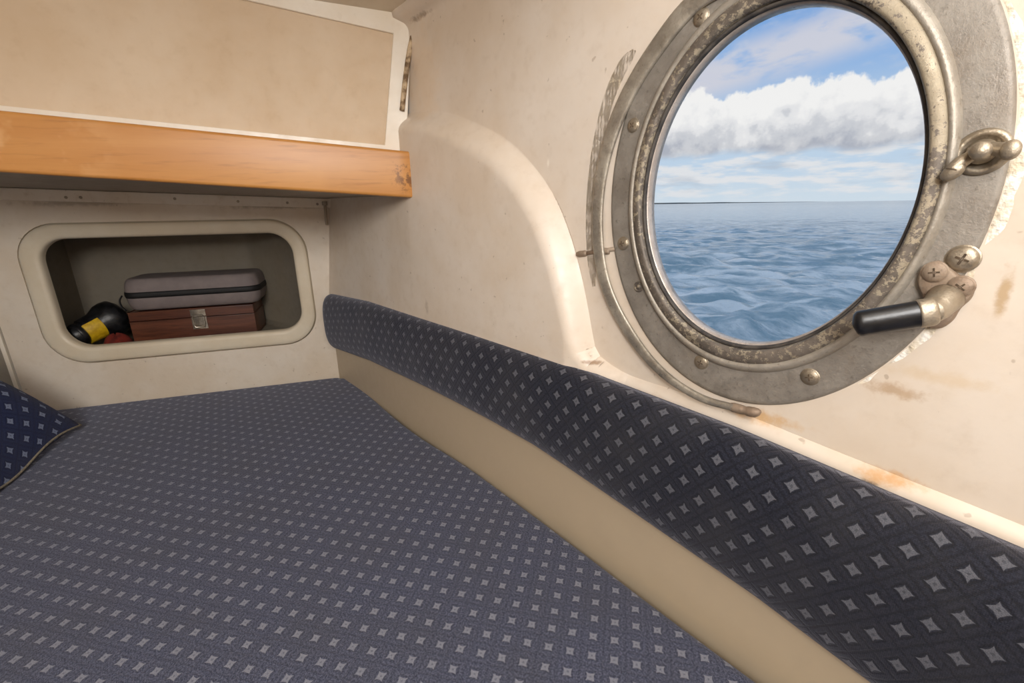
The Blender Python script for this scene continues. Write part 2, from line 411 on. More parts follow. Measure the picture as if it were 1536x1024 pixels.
# wooden rail
def wood(name, c1, c2, c3, axis, scale, stain=None, rough=.42, streak=9.):
    m, g, b = mat(name, None, rough); P = geo(g)
    ax = tuple(map(float, axis))
    al = g.v('DOT_PRODUCT', P, ax, out=1)
    q = g.v('SUBTRACT', P, g.v('SCALE', ax, scale=g.m('MULTIPLY', al, 1 - 1/streak)))
    n1 = g.noise(q, scale, 5, .6); n2 = g.noise(q, scale*6, 3, .6); n3 = g.noise(P, 5, 3)
    c = g.mix(g.ss(n1, .3, .7), lin(c1), lin(c2)); c = g.mix(g.m('MULTIPLY', g.ss(n2, .52, .75), .5), c, lin(c3))
    c = g.mix(g.m('MULTIPLY', g.ss(n3, .45, .7), .2), c, lin(c3))
    if stain:
        for cen, rad, colr, stg, sc in stain:
            d = g.v('LENGTH', g.v('SUBTRACT', P, tuple(map(float, cen))), out=1)
            c = g.mix(g.m('MULTIPLY', g.m('MULTIPLY', g.ss(d, rad, rad*.2), g.ss(g.noise(P, sc, 4, .7), .5, .62)), stg), c, lin(colr))
    g.put(b.inputs['Base Color'], c); g.put(b.inputs['Normal'], g.bump(n2, .12, .001)); b.inputs['Coat Weight'].default_value = .15; b.inputs['Coat Roughness'].default_value = .3
    return m
M_rail = wood('honey varnished wood', (204, 146, 80), (192, 131, 66), (160, 103, 52), T, 26,
    [(Bp(*[wTR[0]-.025, OW, (wTR[1]+wBR[1])/2][:3]), .05, (104, 62, 32), .8, 62), (Bp(wTL[0]+.02, OW, wTL[1]-.03), .16, (232, 186, 132), .35, 9)], streak=14)
rings = []
ns = 30
for i in range(ns + 1):
    s = SL + (SR - SL) * i / ns
    zt, zb = ext(wTL, wTR, s), ext(wBL, wBR, s); k = 1.
    r = .006; th = .032
    e = 0
    if i == ns: e = .004
    pr = []
    for (yy, zz, a0) in ((th-r, zt-r, 0), (r, zt-r, 90), (r, zb+r, 180), (th-r, zb+r, 270)):
        for q in range(5):
            a = math.radians(a0 + 90*q/4); pr.append(Bp(s, OW + yy + (r-e)*math.cos(a), zz + (r-e)*math.sin(a)))
    rings.append(pr)
    if i == ns - 1:   # corner round-over
        s2 = SR - .004
        rings.append([Bp(s2, OW, 0)*0 + p + T*(s2 - s) + Z*((ext(wTL, wTR, s2) - zt)) for p in pr])
rail = mesh('wooden_rail', *loft(rings, True, True, True), M_rail, sharp=50, loc=Bp(-.2, OW, .6))
tag(rail, 'thick honey-varnished wooden rail along the front of the upper locker, dark stain at its end', 'rail')

# angle strip under the soffit on the bulkhead
sb0, sb1 = bx((0, 300), -.012), bx((500, 312), -.012); st0, st1 = bx((0, 281), -.012), bx((500, 298), -.012)
l0, r0 = -.95, sb1[0]
pv = []
for s in (l0, r0):
    zb_, zt_ = ext(sb0, sb1, s), ext(st0, st1, s)
    pv.append([Bp(s, -.012, zb_), Bp(s, -.012, zt_), Bp(s, .002, zt_), Bp(s, .002, zb_)])
M_strip = paint('grey white painted strip', (232, 224, 212), rough=.4, mott=.25)
strip = mesh('trim_4', *loft(pv, True, True, True), M_strip, smooth=False); tag(strip, kind='structure')
bv = strip.modifiers.new('b', 'BEVEL'); bv.width = .002; bv.segments = 2
for px in ((99, 296), (121, 296), (262, 298), (431, 304), (476, 306), (357, 302)):
    s, z = bx(px, -.012)
    mesh('screw', *lathe([(.0001, .0025), (.002, .0024), (.0035, .0012), (.0038, 0)], Bp(s, -.012, z), -NB, 12), M_under, parent=strip)
s, z = bx((487, 306), -.018)
hk = mesh('hanging_pin', *join([tube([Bp(s, -.018, z+.004), Bp(s, -.019, z-.02), Bp(s-.001, -.019, z-.045), Bp(s-.001, -.017, z-.062)], .0042, 10, side=T),
      lathe([(.007, -.006), (.008, -.004), (.008, .004), (.007, .006)], Bp(s, -.018, z+.002), Z, 12)])[:2], M_under, loc=Bp(s, -.018, z))
tag(hk, 'short grey metal pin hanging from the end of the strip above the recess', 'pin')

# deckhead and the rest of the cabin
M_ceil = paint('cream deckhead', (228, 218, 200), rough=.5)
CA, CB, CC = onpl((612, 22), M0 - NB*.505, NB), onpl((430, -6), M0 - NB*.505, NB), hP((655, 0), STEP)
cn = np.cross(CB-CA, CC-CA)
def Cp(a, o, up=0):
    q = Hp(a, o, 0); return np.array([q[0], q[1], CA[2] - ((q[0]-CA[0])*cn[0] + (q[1]-CA[1])*cn[1])/cn[2] + up])
pts = [Cp(-.6, .04), Cp(1.45, .04), Cp(1.45, -1.7), Cp(-.6, -1.7), Cp(1.45, .04, .28), Cp(1.45, -1.7, .28), Cp(2.35, .04, .28), Cp(2.35, -1.7, .28)]
cl = mesh('ceiling', pts, [(0, 1, 2, 3), (1, 4, 5, 2), (4, 6, 7, 5)], M_ceil, smooth=False); tag(cl, kind='structure')
fl = mesh('floor', [Hp(-.4, .05, -.16), Hp(2.3, .05, -.16), Hp(2.3, -1.9, -.16), Hp(-.4, -1.9, -.16)], [(0, 1, 2, 3)], M_under); tag(fl, kind='structure')
wb = mesh('wall_back', [Hp(2.3, .05, -.16), Hp(2.3, -1.9, -.16), Hp(2.3, -1.9, 1.4), Hp(2.3, .05, 1.4)], [(0, 1, 2, 3)], M_bulk); tag(wb, kind='structure')
wp = mesh('wall_port', [Hp(-.4, -1.5, -.16), Hp(2.3, -1.7, -.16), Hp(2.3, -1.7, 1.25), Hp(-.4, -1.5, 1.25)], [(0, 1, 2, 3)], M_bulk); tag(wp, kind='structure')

# ------------------------------------------------------------------ mattress
M_mat = fabric('navy woven berth fabric', (43, 47, 65), (96, 100, 120), (142, 144, 155), s=.0278, ang=45-9.5, weave=1.5, outline=.16)
eps = [onz(p) for p in ((528, 565), (590, 614), (636, 654), (701, 694), (763, 738), (870, 817), (1000, 914), (1157, 1028))]
edge = [((q-P0) @ U, (q-P0) @ N) for q in eps]
e_ = spline([edge[0], edge[2], edge[3], edge[4], edge[5], edge[6], edge[7], (2.1, edge[7][1]-.02)], 70)
# outline in world xy: right edge then round back
out = [Hp(a, o, 0)[:2] for a, o in e_]
def bz(s, o): return Bp(s, o, 0)[:2]
far = [bz(s, -.004) for s in np.linspace(-1.45, -.03, 50)]
out = far + [bz(-.015, -.008), bz(-.006, -.018)] + out
last = Hp(2.1, -1.3, 0)[:2]
out += [Hp(2.1, o, 0)[:2] for o in np.linspace(edge[7][1]-.06, -1.35, 20)] + [Hp(a, -1.35, 0)[:2] for a in np.linspace(2.05, .1, 30)]
out = np.array(out); cen = np.array([-.25, .75])
def inset(P, d):
    Q = []
    n = len(P)
    for i in range(n):
        t = P[(i+1) % n] - P[i-1]; t /= np.linalg.norm(t); nn = np.array([t[1], -t[0]])
        Q.append(P[i] + nn*d)
    return np.array(Q)
MR = .020
rings = []
def puff(x, y):
    return .003*noise.noise(Vector((x*4, y*4, 0))) + .0015*noise.noise(Vector((x*11, y*11, 3)))
for k in range(8):
    a = math.radians(90*k/7)
    rings.append([(p[0], p[1], -MR + MR*math.sin(a)) for p in inset(out, MR*(1-math.cos(a)))])
low = [[(p[0], p[1], -.155) for p in inset(out, .01)], [(p[0], p[1], -.14) for p in out]]
rings = low + rings
Vm, Fm = loft(rings, True, True, True)
def uvH(v):
    q = np.array(v) - P0; return (float(q @ U), float(q @ N) + (float(v[2]) if v[2] < -.02 else 0))
mt = mesh('mattress', Vm, Fm, M_mat, uv=[uvH(v) for v in Vm], loc=(-.3, .8, -.155), sharp=60)
tag(mt, 'navy patterned berth mattress filling the bunk floor below the recess', 'mattress')

# ------------------------------------------------------------------ bolster along the hull side
M_bol = fabric('navy woven bolster fabric', (15, 17, 28), (38, 40, 52), (98, 99, 106), s=.0275, ang=52, sheen=.38, weave=1.5)
zt_ = lambda a: float(np.interp(a, [-.03, .3, .79, 1.047, 1.1, 1.3, 1.54, 2.0], [.285, .303, .305, .304, .299, .290, .268, .22]))
zb_ = lambda a: float(np.interp(a, [-.03, .3, .62, .84, .98, 1.12, 1.25, 1.36, 1.49, 2.0], [.098, .128, .140, .142, .138, .122, .106, .092, .066, 0.0]))
dp_ = lambda a: .050
rings = []; uvs = []; na_ = 150
As = list(-.020 + .022*(1-np.cos(np.linspace(0, math.pi/2, 7)))) + list(np.linspace(.012, 2.05, na_))
npf = 40
for ia, a in enumerate(As):
    e = 1.
    if a < .03: e = max(1 - ((.03 - a)/.05)**2, 0)**.5
    zc, hz = (zt_(a)+zb_(a))/2, (zt_(a)-zb_(a))/2; hz *= (.80+.20*e); d = dp_(a)*(.35+.65*e)
    wr = .0010*noise.noise(Vector((a*9, 0, 1)))
    r = []; L = 0; prev = None
    for k in range(npf):
        th = math.pi*(k/(npf-1)) + 0
        c, s_ = math.cos(th), math.sin(th)
        z = zc + hz*math.copysign(abs(c)**.72, c); o = .003 - (d+wr)*abs(s_)**.62
        p = Hp(a, o, z)
        if prev is not None: L += np.linalg.norm(p - prev)
        prev = p; r.append(p); uvs.append((a, -L + .0))
    rings.append(r)
Vb, Fb = loft(rings, True, True, True)
bo = mesh('bolster_cushion', Vb, Fb, M_bol, uv=uvs, loc=Hp(.8, -.02, .12))
tag(bo, 'long navy patterned bolster cushion fixed along the hull side below the porthole', 'cushion')

# ------------------------------------------------------------------ pillow at the left
M_pil = fabric('bright navy pillow fabric', (28, 36, 72), (46, 58, 96), (150, 162, 190), s=.036, ang=45, sheen=.2, outline=.3)
tip = onz((122, 640), .012)[:2]; lo = onz((0, 737), .012)[:2]
e1 = (lo - tip); e1 /= np.linalg.norm(e1); e2 = np.array([e1[1], -e1[0]])
if e2[0] > 0: e2 = -e2
e2 = e2*.94 + e1*.34; e2 /= np.linalg.norm(e2)
PS = .40; n = 44; Vp = []; uvp = []
def pil(u, v, sgn):
    # u,v in 0..1 from the tip
    x, y = u*2-1, v*2-1
    pin = 1 - .07*(1 - x*x) ; pin2 = 1 - .07*(1 - y*y)
    xx = (x*pin2 + 1)/2; yy = (y*pin + 1)/2
    h = max((1-x**4)*(1-y**4), 0)**.55 * .11 * (1 + .10*noise.noise(Vector((u*5, v*5, 2))))
    q = tip + e1*PS*xx + e2*PS*yy
    zc = .017 + .42*v + (.010*math.sin(u*8)*(1-v)**3)
    return (q[0], q[1], zc + sgn*h if sgn > 0 else max(zc - h*.55, .0015)), (u*PS, v*PS)
Fp = []
for sg in (1, -1):
    b0 = len(Vp)
    G = np.array([[pil(i/n, j/n, sg)[0] for i in range(n+1)] for j in range(n+1)])
    Lu = np.concatenate([np.zeros((n+1, 1)), np.cumsum(np.linalg.norm(np.diff(G, axis=1), axis=2), 1)], 1); Lv = np.concatenate([np.zeros((1, n+1)), np.cumsum(np.linalg.norm(np.diff(G, axis=0), axis=2), 0)], 0)
    Lu -= Lu[:, n//2:n//2+1]; Lv -= Lv[n//2:n//2+1]
    for j in range(n+1):
        for i in range(n+1): Vp.append(tuple(G[j, i])); uvp.append((Lu[j, i], Lv[j, i]))
    for j in range(n):
        for i in range(n):
            k = b0 + j*(n+1) + i
            Fp.append((k, k+1, k+n+2, k+n+1) if sg > 0 else (k, k+n+1, k+n+2, k+1))
pl = empty('pillow', (*(tip + (e1+e2)*PS*.5), 0.002))
tag(pl, 'dark blue patterned pillow with pale piping lying at the left edge of the mattress', 'pillow')
mesh('pillow_cover', Vp, Fp, M_pil, parent=pl, uv=uvp)
M_pipe = noisy('pale beige piping', (150, 140, 120), (120, 112, 98), .8, scale=200, bump=.4, bscale=900)
per = [pil(t, 0, 1)[0] for t in np.linspace(0, 1, 40)] + [pil(1, t, 1)[0] for t in np.linspace(0, 1, 40)][1:] + [pil(1-t, 1, 1)[0] for t in np.linspace(0, 1, 40)][1:] + [pil(0, 1-t, 1)[0] for t in np.linspace(0, 1, 40)][1:]
mesh('piping', *tube(per, .0026, 8), M_pipe, parent=pl)

# ------------------------------------------------------------------ porthole
def ering(d, h, n=128, c=PC, R=PR, e=(0, 0)):
    """ellipse ring: d outward from the opening, h towards the cabin from the outer skin"""
    return [Hp(c[0] + e[0] + (R[0]+d*(.83-.05*math.cos(2*math.pi*i/n)))*math.cos(2*math.pi*i/n), STEP - h, c[1] + e[1] + (R[1]+d*1.12)*math.sin(2*math.pi*i/n)) for i in range(n)]
def eloft(prof, n=128, **kw): return loft([ering(d, h, n, **kw) for d, h in prof])
ph = empty('window_1', Hp(PC[0], STEP, PC[1])); tag(ph, kind='structure')
FH = .016
def seal_ring(f, h, n=160):
    out = []
    for i in range(n):
        t = 2*math.pi*i/n; wv = .45 + .55*max(0, math.cos(t + .05))**.5 + .16*noise.noise(Vector((math.cos(t)*7, math.sin(t)*7, 0)))
        d0 = .0645*.98; d = d0 + f*.0185*wv
        hh = h*(.55 + .45*wv)
        out.append(Hp(PC[0] + (PR[0] + d0*(.83-.05*math.cos(t)) + (d-d0))*math.cos(t), STEP - hh, PC[1] + (PR[1] + d0*1.12 + (d-d0))*math.sin(t)))
    return out
mesh('sealant_bead', *loft([seal_ring(f, h) for f, h in ((-.5, -.002), (-.3, .010), (.15, .0125), (.5, .012), (.8, .008), (1, .001), (1.02, -.003))]), M_seal, parent=ph)
mesh('flange', *eloft([(.020, -.012), (.064, -.003), (.0645, .010), (.0635, .0135), (.061, FH-.0006), (.058, FH), (.026, FH), (.0255, FH+.001), (.020, FH+.001), (.018, -.01)], ), M_flange, parent=ph, sharp=40)
mesh('raised_rim', *eloft([(.002, .002), (.0022, FH+.006), (.0035, FH+.0085), (.006, FH+.0095), (.014, FH+.008), (.0175, FH+.005), (.020, FH)]), M_rim, parent=ph, sharp=50)
mesh('rim_ridge', *eloft([(.015, FH), (.0165, FH+.005), (.0185, FH+.0072), (.0215, FH+.0072), (.0245, FH+.005), (.0265, FH+.002), (.0275, FH-.001)]), M_ridge, parent=ph)
mesh('gasket', *eloft([(.004, .012), (.001, FH+.0035), (-.0015, FH+.002), (-.0016, FH-.001), (-.001, .006), (.004, .004)]), M_gasket, parent=ph)
mesh('sleeve', *eloft([(.004, FH-.002), (-.0014, FH-.0025), (-.0030, FH-.004), (-.0035, FH-.009), (-.003, -.002), (-.001, -.005), (.03, -.006), (.03, -.002)]), M_sleeve, parent=ph, sharp=50)
# clear pane
mg = bpy.data.materials.new('clear window glass'); mg.use_nodes = True; g = NT(mg.node_tree)
gl = g.n('ShaderNodeBsdfGlossy'); gl.inputs['Roughness'].default_value = .02; tr = g.n('ShaderNodeBsdfTransparent'); tr.inputs[0].default_value = (.97, .98, .98, 1)
fz = g.n('ShaderNodeFresnel'); fz.inputs[0].default_value = 1.25; mx = g.n('ShaderNodeMixShader'); oo = g.n('ShaderNodeOutputMaterial')
g.put(mx.inputs[0], fz.outputs[0]); g.put(mx.inputs[1], tr.outputs[0]); g.put(mx.inputs[2], gl.outputs[0]); g.put(oo.inputs[0], mx.outputs[0])
pane = ering(-.003, .004); mesh('pane', pane, [tuple(range(len(pane)))], mg, parent=ph, smooth=False)

def screw(px, h, r=.0085, parent=ph, axis=None, rot=0., name='screw', m=M_screw, flat=False):
    a, z = hx(px, STEP - h); o = Hp(a, STEP - h, z); ax = -N if axis is None else axis
    dome = lathe([(r*1.12, -.002), (r*1.12, .0003), (r, .0008), (r*.98, .0016), (r*.8, r*.32), (r*.5, r*.42), (.0002, r*.46)], o, ax, 24)
    x = U*math.cos(rot) + Z*math.sin(rot); y = -U*math.sin(rot) + Z*math.cos(rot)
    c = o + ax*(r*.42)
    b1 = rbox(c, x, y, -N, r*.46, r*.085, r*.07, r*.04, 2); b2 = rbox(c, x, y, -N, r*.085, r*.46, r*.07, r*.04, 2)
    v, f, mi = join([dome, (*b1, 1), (*b2, 1)])
    return mesh(name, v, f, [m, M_slot], parent=parent, mi=mi, sharp=40)
for i, (px, r) in enumerate([((935, 365), .0085), ((950, 188), .008), ((1052, 543), .0085), ((1215, 565), .0085), ((1052, 26), .0085), ((1444, 388), .0105)]):
    screw(px, FH, r, rot=.3 + i*.5)
# small pitted plug
a, z = hx((958, 430), STEP-FH); mesh('plug', *join([lathe([(.0075, -.001), (.0075, .0006), (.006, .0012), (.005, .0004), (.0035, .0003), (.003, .0012), (.0003, .0013)], Hp(a, STEP-FH, z), -N, 20)])[:2], M_rim, parent=ph)

# wing nut on its stud
def blob(cen, ax, rad, n=14):
    """ellipsoid"""
    X = [np.array(v)/np.linalg.norm(v) for v in ax]; rings = []
    for i in range(1, n):
        t = math.pi*i/n
        rings.append([cen + X[0]*rad[0]*math.cos(t) + (X[1]*rad[1]*math.cos(2*math.pi*k/20) + X[2]*rad[2]*math.sin(2*math.pi*k/20))*math.sin(t) for k in range(20)])
    return loft(rings, True, True, True)
def at(px, h): a_, z_ = hx(px, STEP - h); return Hp(a_, STEP - h, z_)
base_ = at((1474, 228), FH)
wn = mesh('wing_nut', *join([
    lathe([(.0175, -.001), (.0178, .0015), (.016, .003), (.013, .0035), (.0125, .002), (.002, .0015)], base_, -N, 32),
    lathe([(.009, 0), (.0095, .006), (.007, .010), (.0068, .020), (.0055, .023), (.0005, .0235)], base_, -N, 20),
    tube(spline([base_ - N*.010 + U*.004 + Z*.002, base_ - N*.014 + U*.012 + Z*.0, base_ - N*.017 + U*.0175 - Z*.001], 12), .0055, 14, .004, side=Z, scale=np.linspace(.8, 1.1, 12)),
    blob(base_ - N*.017 + U*.0165 - Z*.001, (U, Z, N), (.006, .0075, .004)),
    tube(spline([base_ - N*.010 - U*.004 - Z*.002, base_ - N*.013 - U*.011 - Z*.009, base_ - N*.014 - U*.013 - Z*.014], 12), .0055, 14, .004, side=Z, scale=np.linspace(.8, 1.1, 12)),
    blob(base_ - N*.014 - U*.0135 - Z*.0145, (U+Z, U-Z, N), (.0085, .006, .004)),
    ])[:2], M_screw, parent=ph)
# latch: plate with two bolts, stem, black flattened grip
lp = [(1392, 398), (1408, 392), (1425, 402), (1440, 414), (1460, 428), (1457, 445), (1440, 462), (1428, 480), (1412, 490), (1396, 490), (1388, 470), (1386, 445), (1378, 425), (1381, 408)]
lpw = spline([hx(p, STEP-FH) for p in lp + lp[:1]], 56)[:-1]; cc = lpw.mean(axis=0)
def lring(k, h): return [Hp(cc[0]+(p[0]-cc[0])*k, STEP - FH - h, cc[1]+(p[1]-cc[1])*k) for p in lpw]
lt = mesh('latch_plate', *loft([lring(1.04, -.001), lring(1.03, .002), lring(.98, .0045), lring(.9, .0055), lring(.5, .0055)], True, False, True), M_rust, parent=ph, sharp=50)
screw((1402, 408), FH+.0052, .0085, parent=lt, rot=.2, name='bolt', m=M_rust)
screw((1441, 430), FH+.0052, .0085, parent=lt, rot=.9, name='bolt', m=M_rust)
s0, s1, s2 = at((1418, 447), FH+.004), at((1404, 462), FH+.020), at((1394, 468), FH+.030)
mesh('latch_stem', *tube(spline([s0, (s0+s1)/2 - N*.002, s1, s2], 20), .0105, 20, side=Z, scale=np.linspace(1.25, .95, 20)), M_screw, parent=lt)
g0, g1 = at((1400, 467), FH+.028), at((1279, 487), FH+.050)
L = 26; tt = np.linspace(0, 1, L); pth = [g0 + (g1-g0)*t for t in tt]
sc_ = [((.85+.15*min(t/.12, 1)) * math.sqrt(max(1-((t-.9)/.1)**2, 0.03)) if t > .9 else (.85+.15*min(t/.12, 1))) for t in tt]
grip = mesh('latch_grip', *sweep(pth, [(x*.0118, y*.0085) for x, y in circ(1, 24)], Z, scale=sc_), M_blackp, parent=lt); grip['label'] = 'black plastic grip'
fe = [g0 + (g1-g0)*t for t in np.linspace(-.04, .18, 8)]
mesh('ferrule', *sweep(fe, [(x*.0124, y*.0092) for x, y in circ(1, 24)], Z, scale=[.85, .96, .99, 1.0, 1.0, 1.01, 1.01, .99]), M_screw, parent=lt)

# ------------------------------------------------------------------ hoop standing off the wall, pad behind it, cross pin
ho = .018                     # height over the outer skin
hp_px = [(1200, -75), (1117, -40), (1047, -1), (982, 76), (930, 167), (902, 260), (896, 340), (908, 425), (948, 505), (1010, 572), (1060, 600), (1100, 611)]
hpts = spline([at(p, ho + (.008 if p[1] > 560 else 0)) for p in hp_px], 90)
tt = np.linspace(0, 1, 90)
wid = np.interp(tt, [0, .3, .5, .75, .9, 1], [1.15, 1.05, .95, .85, .5, .42])
hoop = empty('metal_hoop', at((896, 340), 0)); tag(hoop, 'curved dull metal hoop standing off the cream wall left of the porthole', 'hoop')
prof = [(.0105*math.copysign(abs(math.cos(t))**.7, math.cos(t)), .0036*math.copysign(abs(math.sin(t))**.7, math.sin(t))) for t in np.linspace(0, 2*math.pi, 20, endpoint=False)]
rad_dir = lambda i: (lambda d: d/np.linalg.norm(d))(hpts[i] - Hp(PC[0], STEP-ho, PC[1]))
mesh('hoop_band', *sweep(hpts, prof, rad_dir, scale=[(w, 1) for w in wid]), M_hoop, parent=hoop, sharp=60)
kn = spline([at(p, ho+.006) for p in ((1094, 609), (1105, 612), (1120, 616), (1132, 618), (1141, 617))], 16)
mesh('rusty_knuckle', *tube(kn, .0062, 14, side=N, scale=np.interp(np.linspace(0, 1, 16), [0, .1, .45, .5, .62, .8, .93, 1], [.6, .95, .95, .75, 1.0, 1.0, .7, .3])), M_rust, parent=hoop)
pin = [at(p, .012) for p in ((866, 381), (870, 381), (876, 380), (921, 374))]
mesh('cross_pin', *join([tube([at((866, 381), .012), at((869, 381), .012), at((878, 380), .012), at((881, 380), .012)], .0048, 12, side=N, scale=[.75, 1, 1, .8]), tube([at((878, 380), .012), at((924, 373), .012)], .0032, 12, side=N),
     lathe([(.0045, 0), (.0048, .002), (.0048, .010), (.004, .012)], at((905, 376), .012), U, 14)])[:2], M_rust, parent=hoop)
# cream pad on the wall behind the hoop
po = [(950, 74), (935, 76), (918, 100), (902, 140), (888, 195), (879, 255), (875, 310), (876, 365), (881, 405), (891, 430)]
pi_ = [(960, 78), (956, 88), (942, 115), (927, 150), (914, 200), (904, 255), (899, 310), (898, 365), (899, 405), (898, 428)]
O_ = spline([hx(p, STEP-.004) for p in po], 40); I_ = spline([hx(p, STEP-.004) for p in pi_], 40)
def pad(k, h): 
    return [Hp(*(lambda m: (m[0], STEP-h, m[1]))(I_[i] + (O_[i]-I_[i])*k)) for i in range(40)]
M_pad = paint('dingy cream pad', (206, 192, 170), rough=.4, mott=.4)
mesh('wall_pad', *loft([pad(1.30, -.001), pad(1.28, .007), pad(1.15, .011), pad(.6, .012), pad(.0, .012), pad(-.1, .004), pad(-.1, -.001)], closed=False), M_pad, parent=hoop, sharp=50)

# ------------------------------------------------------------------ things in the recess
FZ = .149
M_box = wood('dark red walnut', (112, 66, 46), (76, 42, 31), (34, 19, 15), T, 55, rough=.35, streak=16)
oB = .085; x0, x1 = -.607, -.258; zt = .252; fx = (x0+x1)/2; hw = (x1-x0)/2; dpt = .075; zs_ = .222
yaw = math.radians(0); 
wbx = empty('wooden_box', Bp(fx, oB+dpt, FZ)); tag(wbx, 'dark reddish wooden box with a metal clasp inside the recess', 'box')
mesh('box_body', *rbox(Bp(fx, oB+dpt, (FZ+zs_)/2), T, NB, Z, hw, dpt, (zs_-FZ)/2 - .0006, .0015, 2), M_box, parent=wbx, sharp=40)
mesh('box_lid', *rbox(Bp(fx, oB+dpt, (zt+zs_)/2), T, NB, Z, hw, dpt, (zt-zs_)/2 - .0004, .002, 2), M_box, parent=wbx, sharp=40)
M_clasp2 = noisy('dull steel lever', (150, 142, 130), (120, 112, 100), .4, .7, scale=90, bump=.1)
M_clasp = noisy('brushed steel clasp', (190, 182, 168), (160, 150, 136), .3, .8, scale=90, bump=.1)
sx = bx((300, 484), oB)[0]; cl_ = mesh('clasp', *join([
    rbox(Bp(sx, oB-.0012, .237), T, NB, Z, .022, .0012, .0105, .001, 2),
    rbox(Bp(sx, oB-.0012, .2035), T, NB, Z, .022, .0012, .0195, .001, 2),
    tube([Bp(sx-.016, oB-.004, .226), Bp(sx-.016, oB-.004, .198), Bp(sx-.012, oB-.004, .190), Bp(sx+.012, oB-.004, .190), Bp(sx+.016, oB-.004, .198), Bp(sx+.016, oB-.004, .226)], .0016, 8, side=NB),
    ])[:2], M_clasp, parent=wbx, sharp=40)
mesh('clasp_lever', *join([rbox(Bp(sx, oB-.0045, .211), T, NB, Z, .0125, .0018, .0155, .0015, 2),
    tube([Bp(sx-.014, oB-.0045, .2275), Bp(sx+.014, oB-.0045, .2275)], .0035, 10)])[:2], M_clasp2, parent=cl_, sharp=40)
# zip case
M_case = noisy('grey hard textile case', (128, 117, 114), (120, 109, 107), .7, scale=30, bump=.3, bscale=900)
M_zip = noisy('black zip', (10, 10, 11), (24, 23, 24), .6, scale=400, bump=.6, bscale=900)
cx0, cx1 = -.612, -.236; cz0, cz1 = .2535, .352; cxm = (cx0+cx1)/2; ch = (cx1-cx0)/2; cd = .085; oc = .088
ca = empty('zip_case', Bp(cxm, oc+cd, cz0)); tag(ca, 'grey zip-up hard case with black zip lying on the wooden box', 'case')
def shell(z0, z1, up):
    rings = []
    for t in np.linspace(0, 1, 9):
        a = math.radians(90*t); ins = .016*(1-math.cos(a)); 
        z = (z1 - (z1-z0)*(1-math.sin(a))) if up else (z0 + (z1-z0)*(1-math.sin(a)))
        rings.append([Bp(x, y, z) for x, y in rrect(cxm, oc+cd, ch-ins, cd-ins, .04-ins*.8, 8, 3)])
    return loft(rings, True, True, True)
zm = (cz0+cz1)/2
mesh('case_base', *shell(cz0, zm-.009, False), M_case, parent=ca, sharp=60)
mesh('case_lid', *shell(zm+.009, cz1, True), M_case, parent=ca, sharp=60)
zr = lambda e, z: [Bp(x, y, z) for x, y in rrect(cxm, oc+cd, ch+e, cd+e, .04+e, 8, 3)]
mesh('zip', *loft([zr(-.004, zm-.0105), zr(.0015, zm-.009), zr(.003, zm-.003), zr(.003, zm+.003), zr(.0015, zm+.009), zr(-.004, zm+.0105)], True, True, True), M_zip, parent=ca)
mesh('zip_pull', *join([tube(spline([Bp(cx0-.001, oc+.012, zm), Bp(cx0-.006, oc+.004, zm-.012), Bp(cx0-.004, oc, zm-.03), Bp(cx0+.006, oc-.002, zm-.044)], 14), .0045, 8, .002, side=NB)])[:2], M_zip, parent=ca)
# black torch with a yellow band
M_blk = noisy('black ribbed rubber', (13, 13, 14), (30, 30, 32), .38, scale=60, bump=.4, bscale=200)
M_yel = noisy('yellow band', (214, 176, 24), (190, 150, 16), .5, scale=80, bump=.2)
ta = Bp(-.738, .068, .196); tb_ = Bp(-.685, .128, .222)
ax_ = tb_ - ta; Lt = np.linalg.norm(ax_); ax_ /= Lt
to = empty('torch', (ta[0], ta[1], FZ)); tag(to, 'black torch with a yellow band lying in the left of the recess', 'torch')
mesh('torch_body', *lathe([(.012, -.022), (.024, -.018), (.031, -.008), (.034, .006), (.034, Lt*.25), (.038, Lt*.27), (.041, Lt*.7), (.047, Lt*.85), (.0535, Lt*1.0), (.056, Lt*1.2), (.054, Lt*1.4), (.040, Lt*1.55), (.01, Lt*1.6)], ta, ax_, 40), M_blk, parent=to, sharp=60)
def sector(v, f, n, a, b):
    return v, [q for q in f if len(q) == 4 and (q[0] % n >= a or q[0] % n <= b)]
mesh('yellow_band', *sector(*lathe([(.030, Lt*.20), (.0385, Lt*.205), (.0392, Lt*.22), (.0425, Lt*.74), (.041, Lt*.75), (.030, Lt*.75)], ta, ax_, 40), 40, 35, 8), M_yel, parent=to, sharp=40)
tr_ = lathe([(.0335, -.004), (.0345, 0), (.0345, .006), (.0335, .010)], ta + ax_*Lt*.08, ax_, 32)
mesh('collar', *tr_, M_blk, parent=to)
# red cloth bundle between torch and box
M_red = noisy('dark red cloth', (120, 34, 20), (88, 24, 16), .9, scale=50, bump=.5, bscale=300)
rings = []
for i in range(12):
    t = (i+.5)/12*math.pi/2
    rings.append([Bp(-.647 + .036*math.cos(t)*math.cos(q)*(1+.08*math.sin(3*q)), .080 + .042*math.cos(t)*math.sin(q), FZ + .040*math.sin(t)*(1+.12*math.sin(2*q+1))) for q in np.linspace(0, 2*math.pi, 36, endpoint=False)])
rd = mesh('red_cloth', *loft(rings, True, True, True), M_red, loc=Bp(-.67, .09, FZ)); tag(rd, 'dark red cloth bundle tucked between the black torch and wooden box', 'cloth')

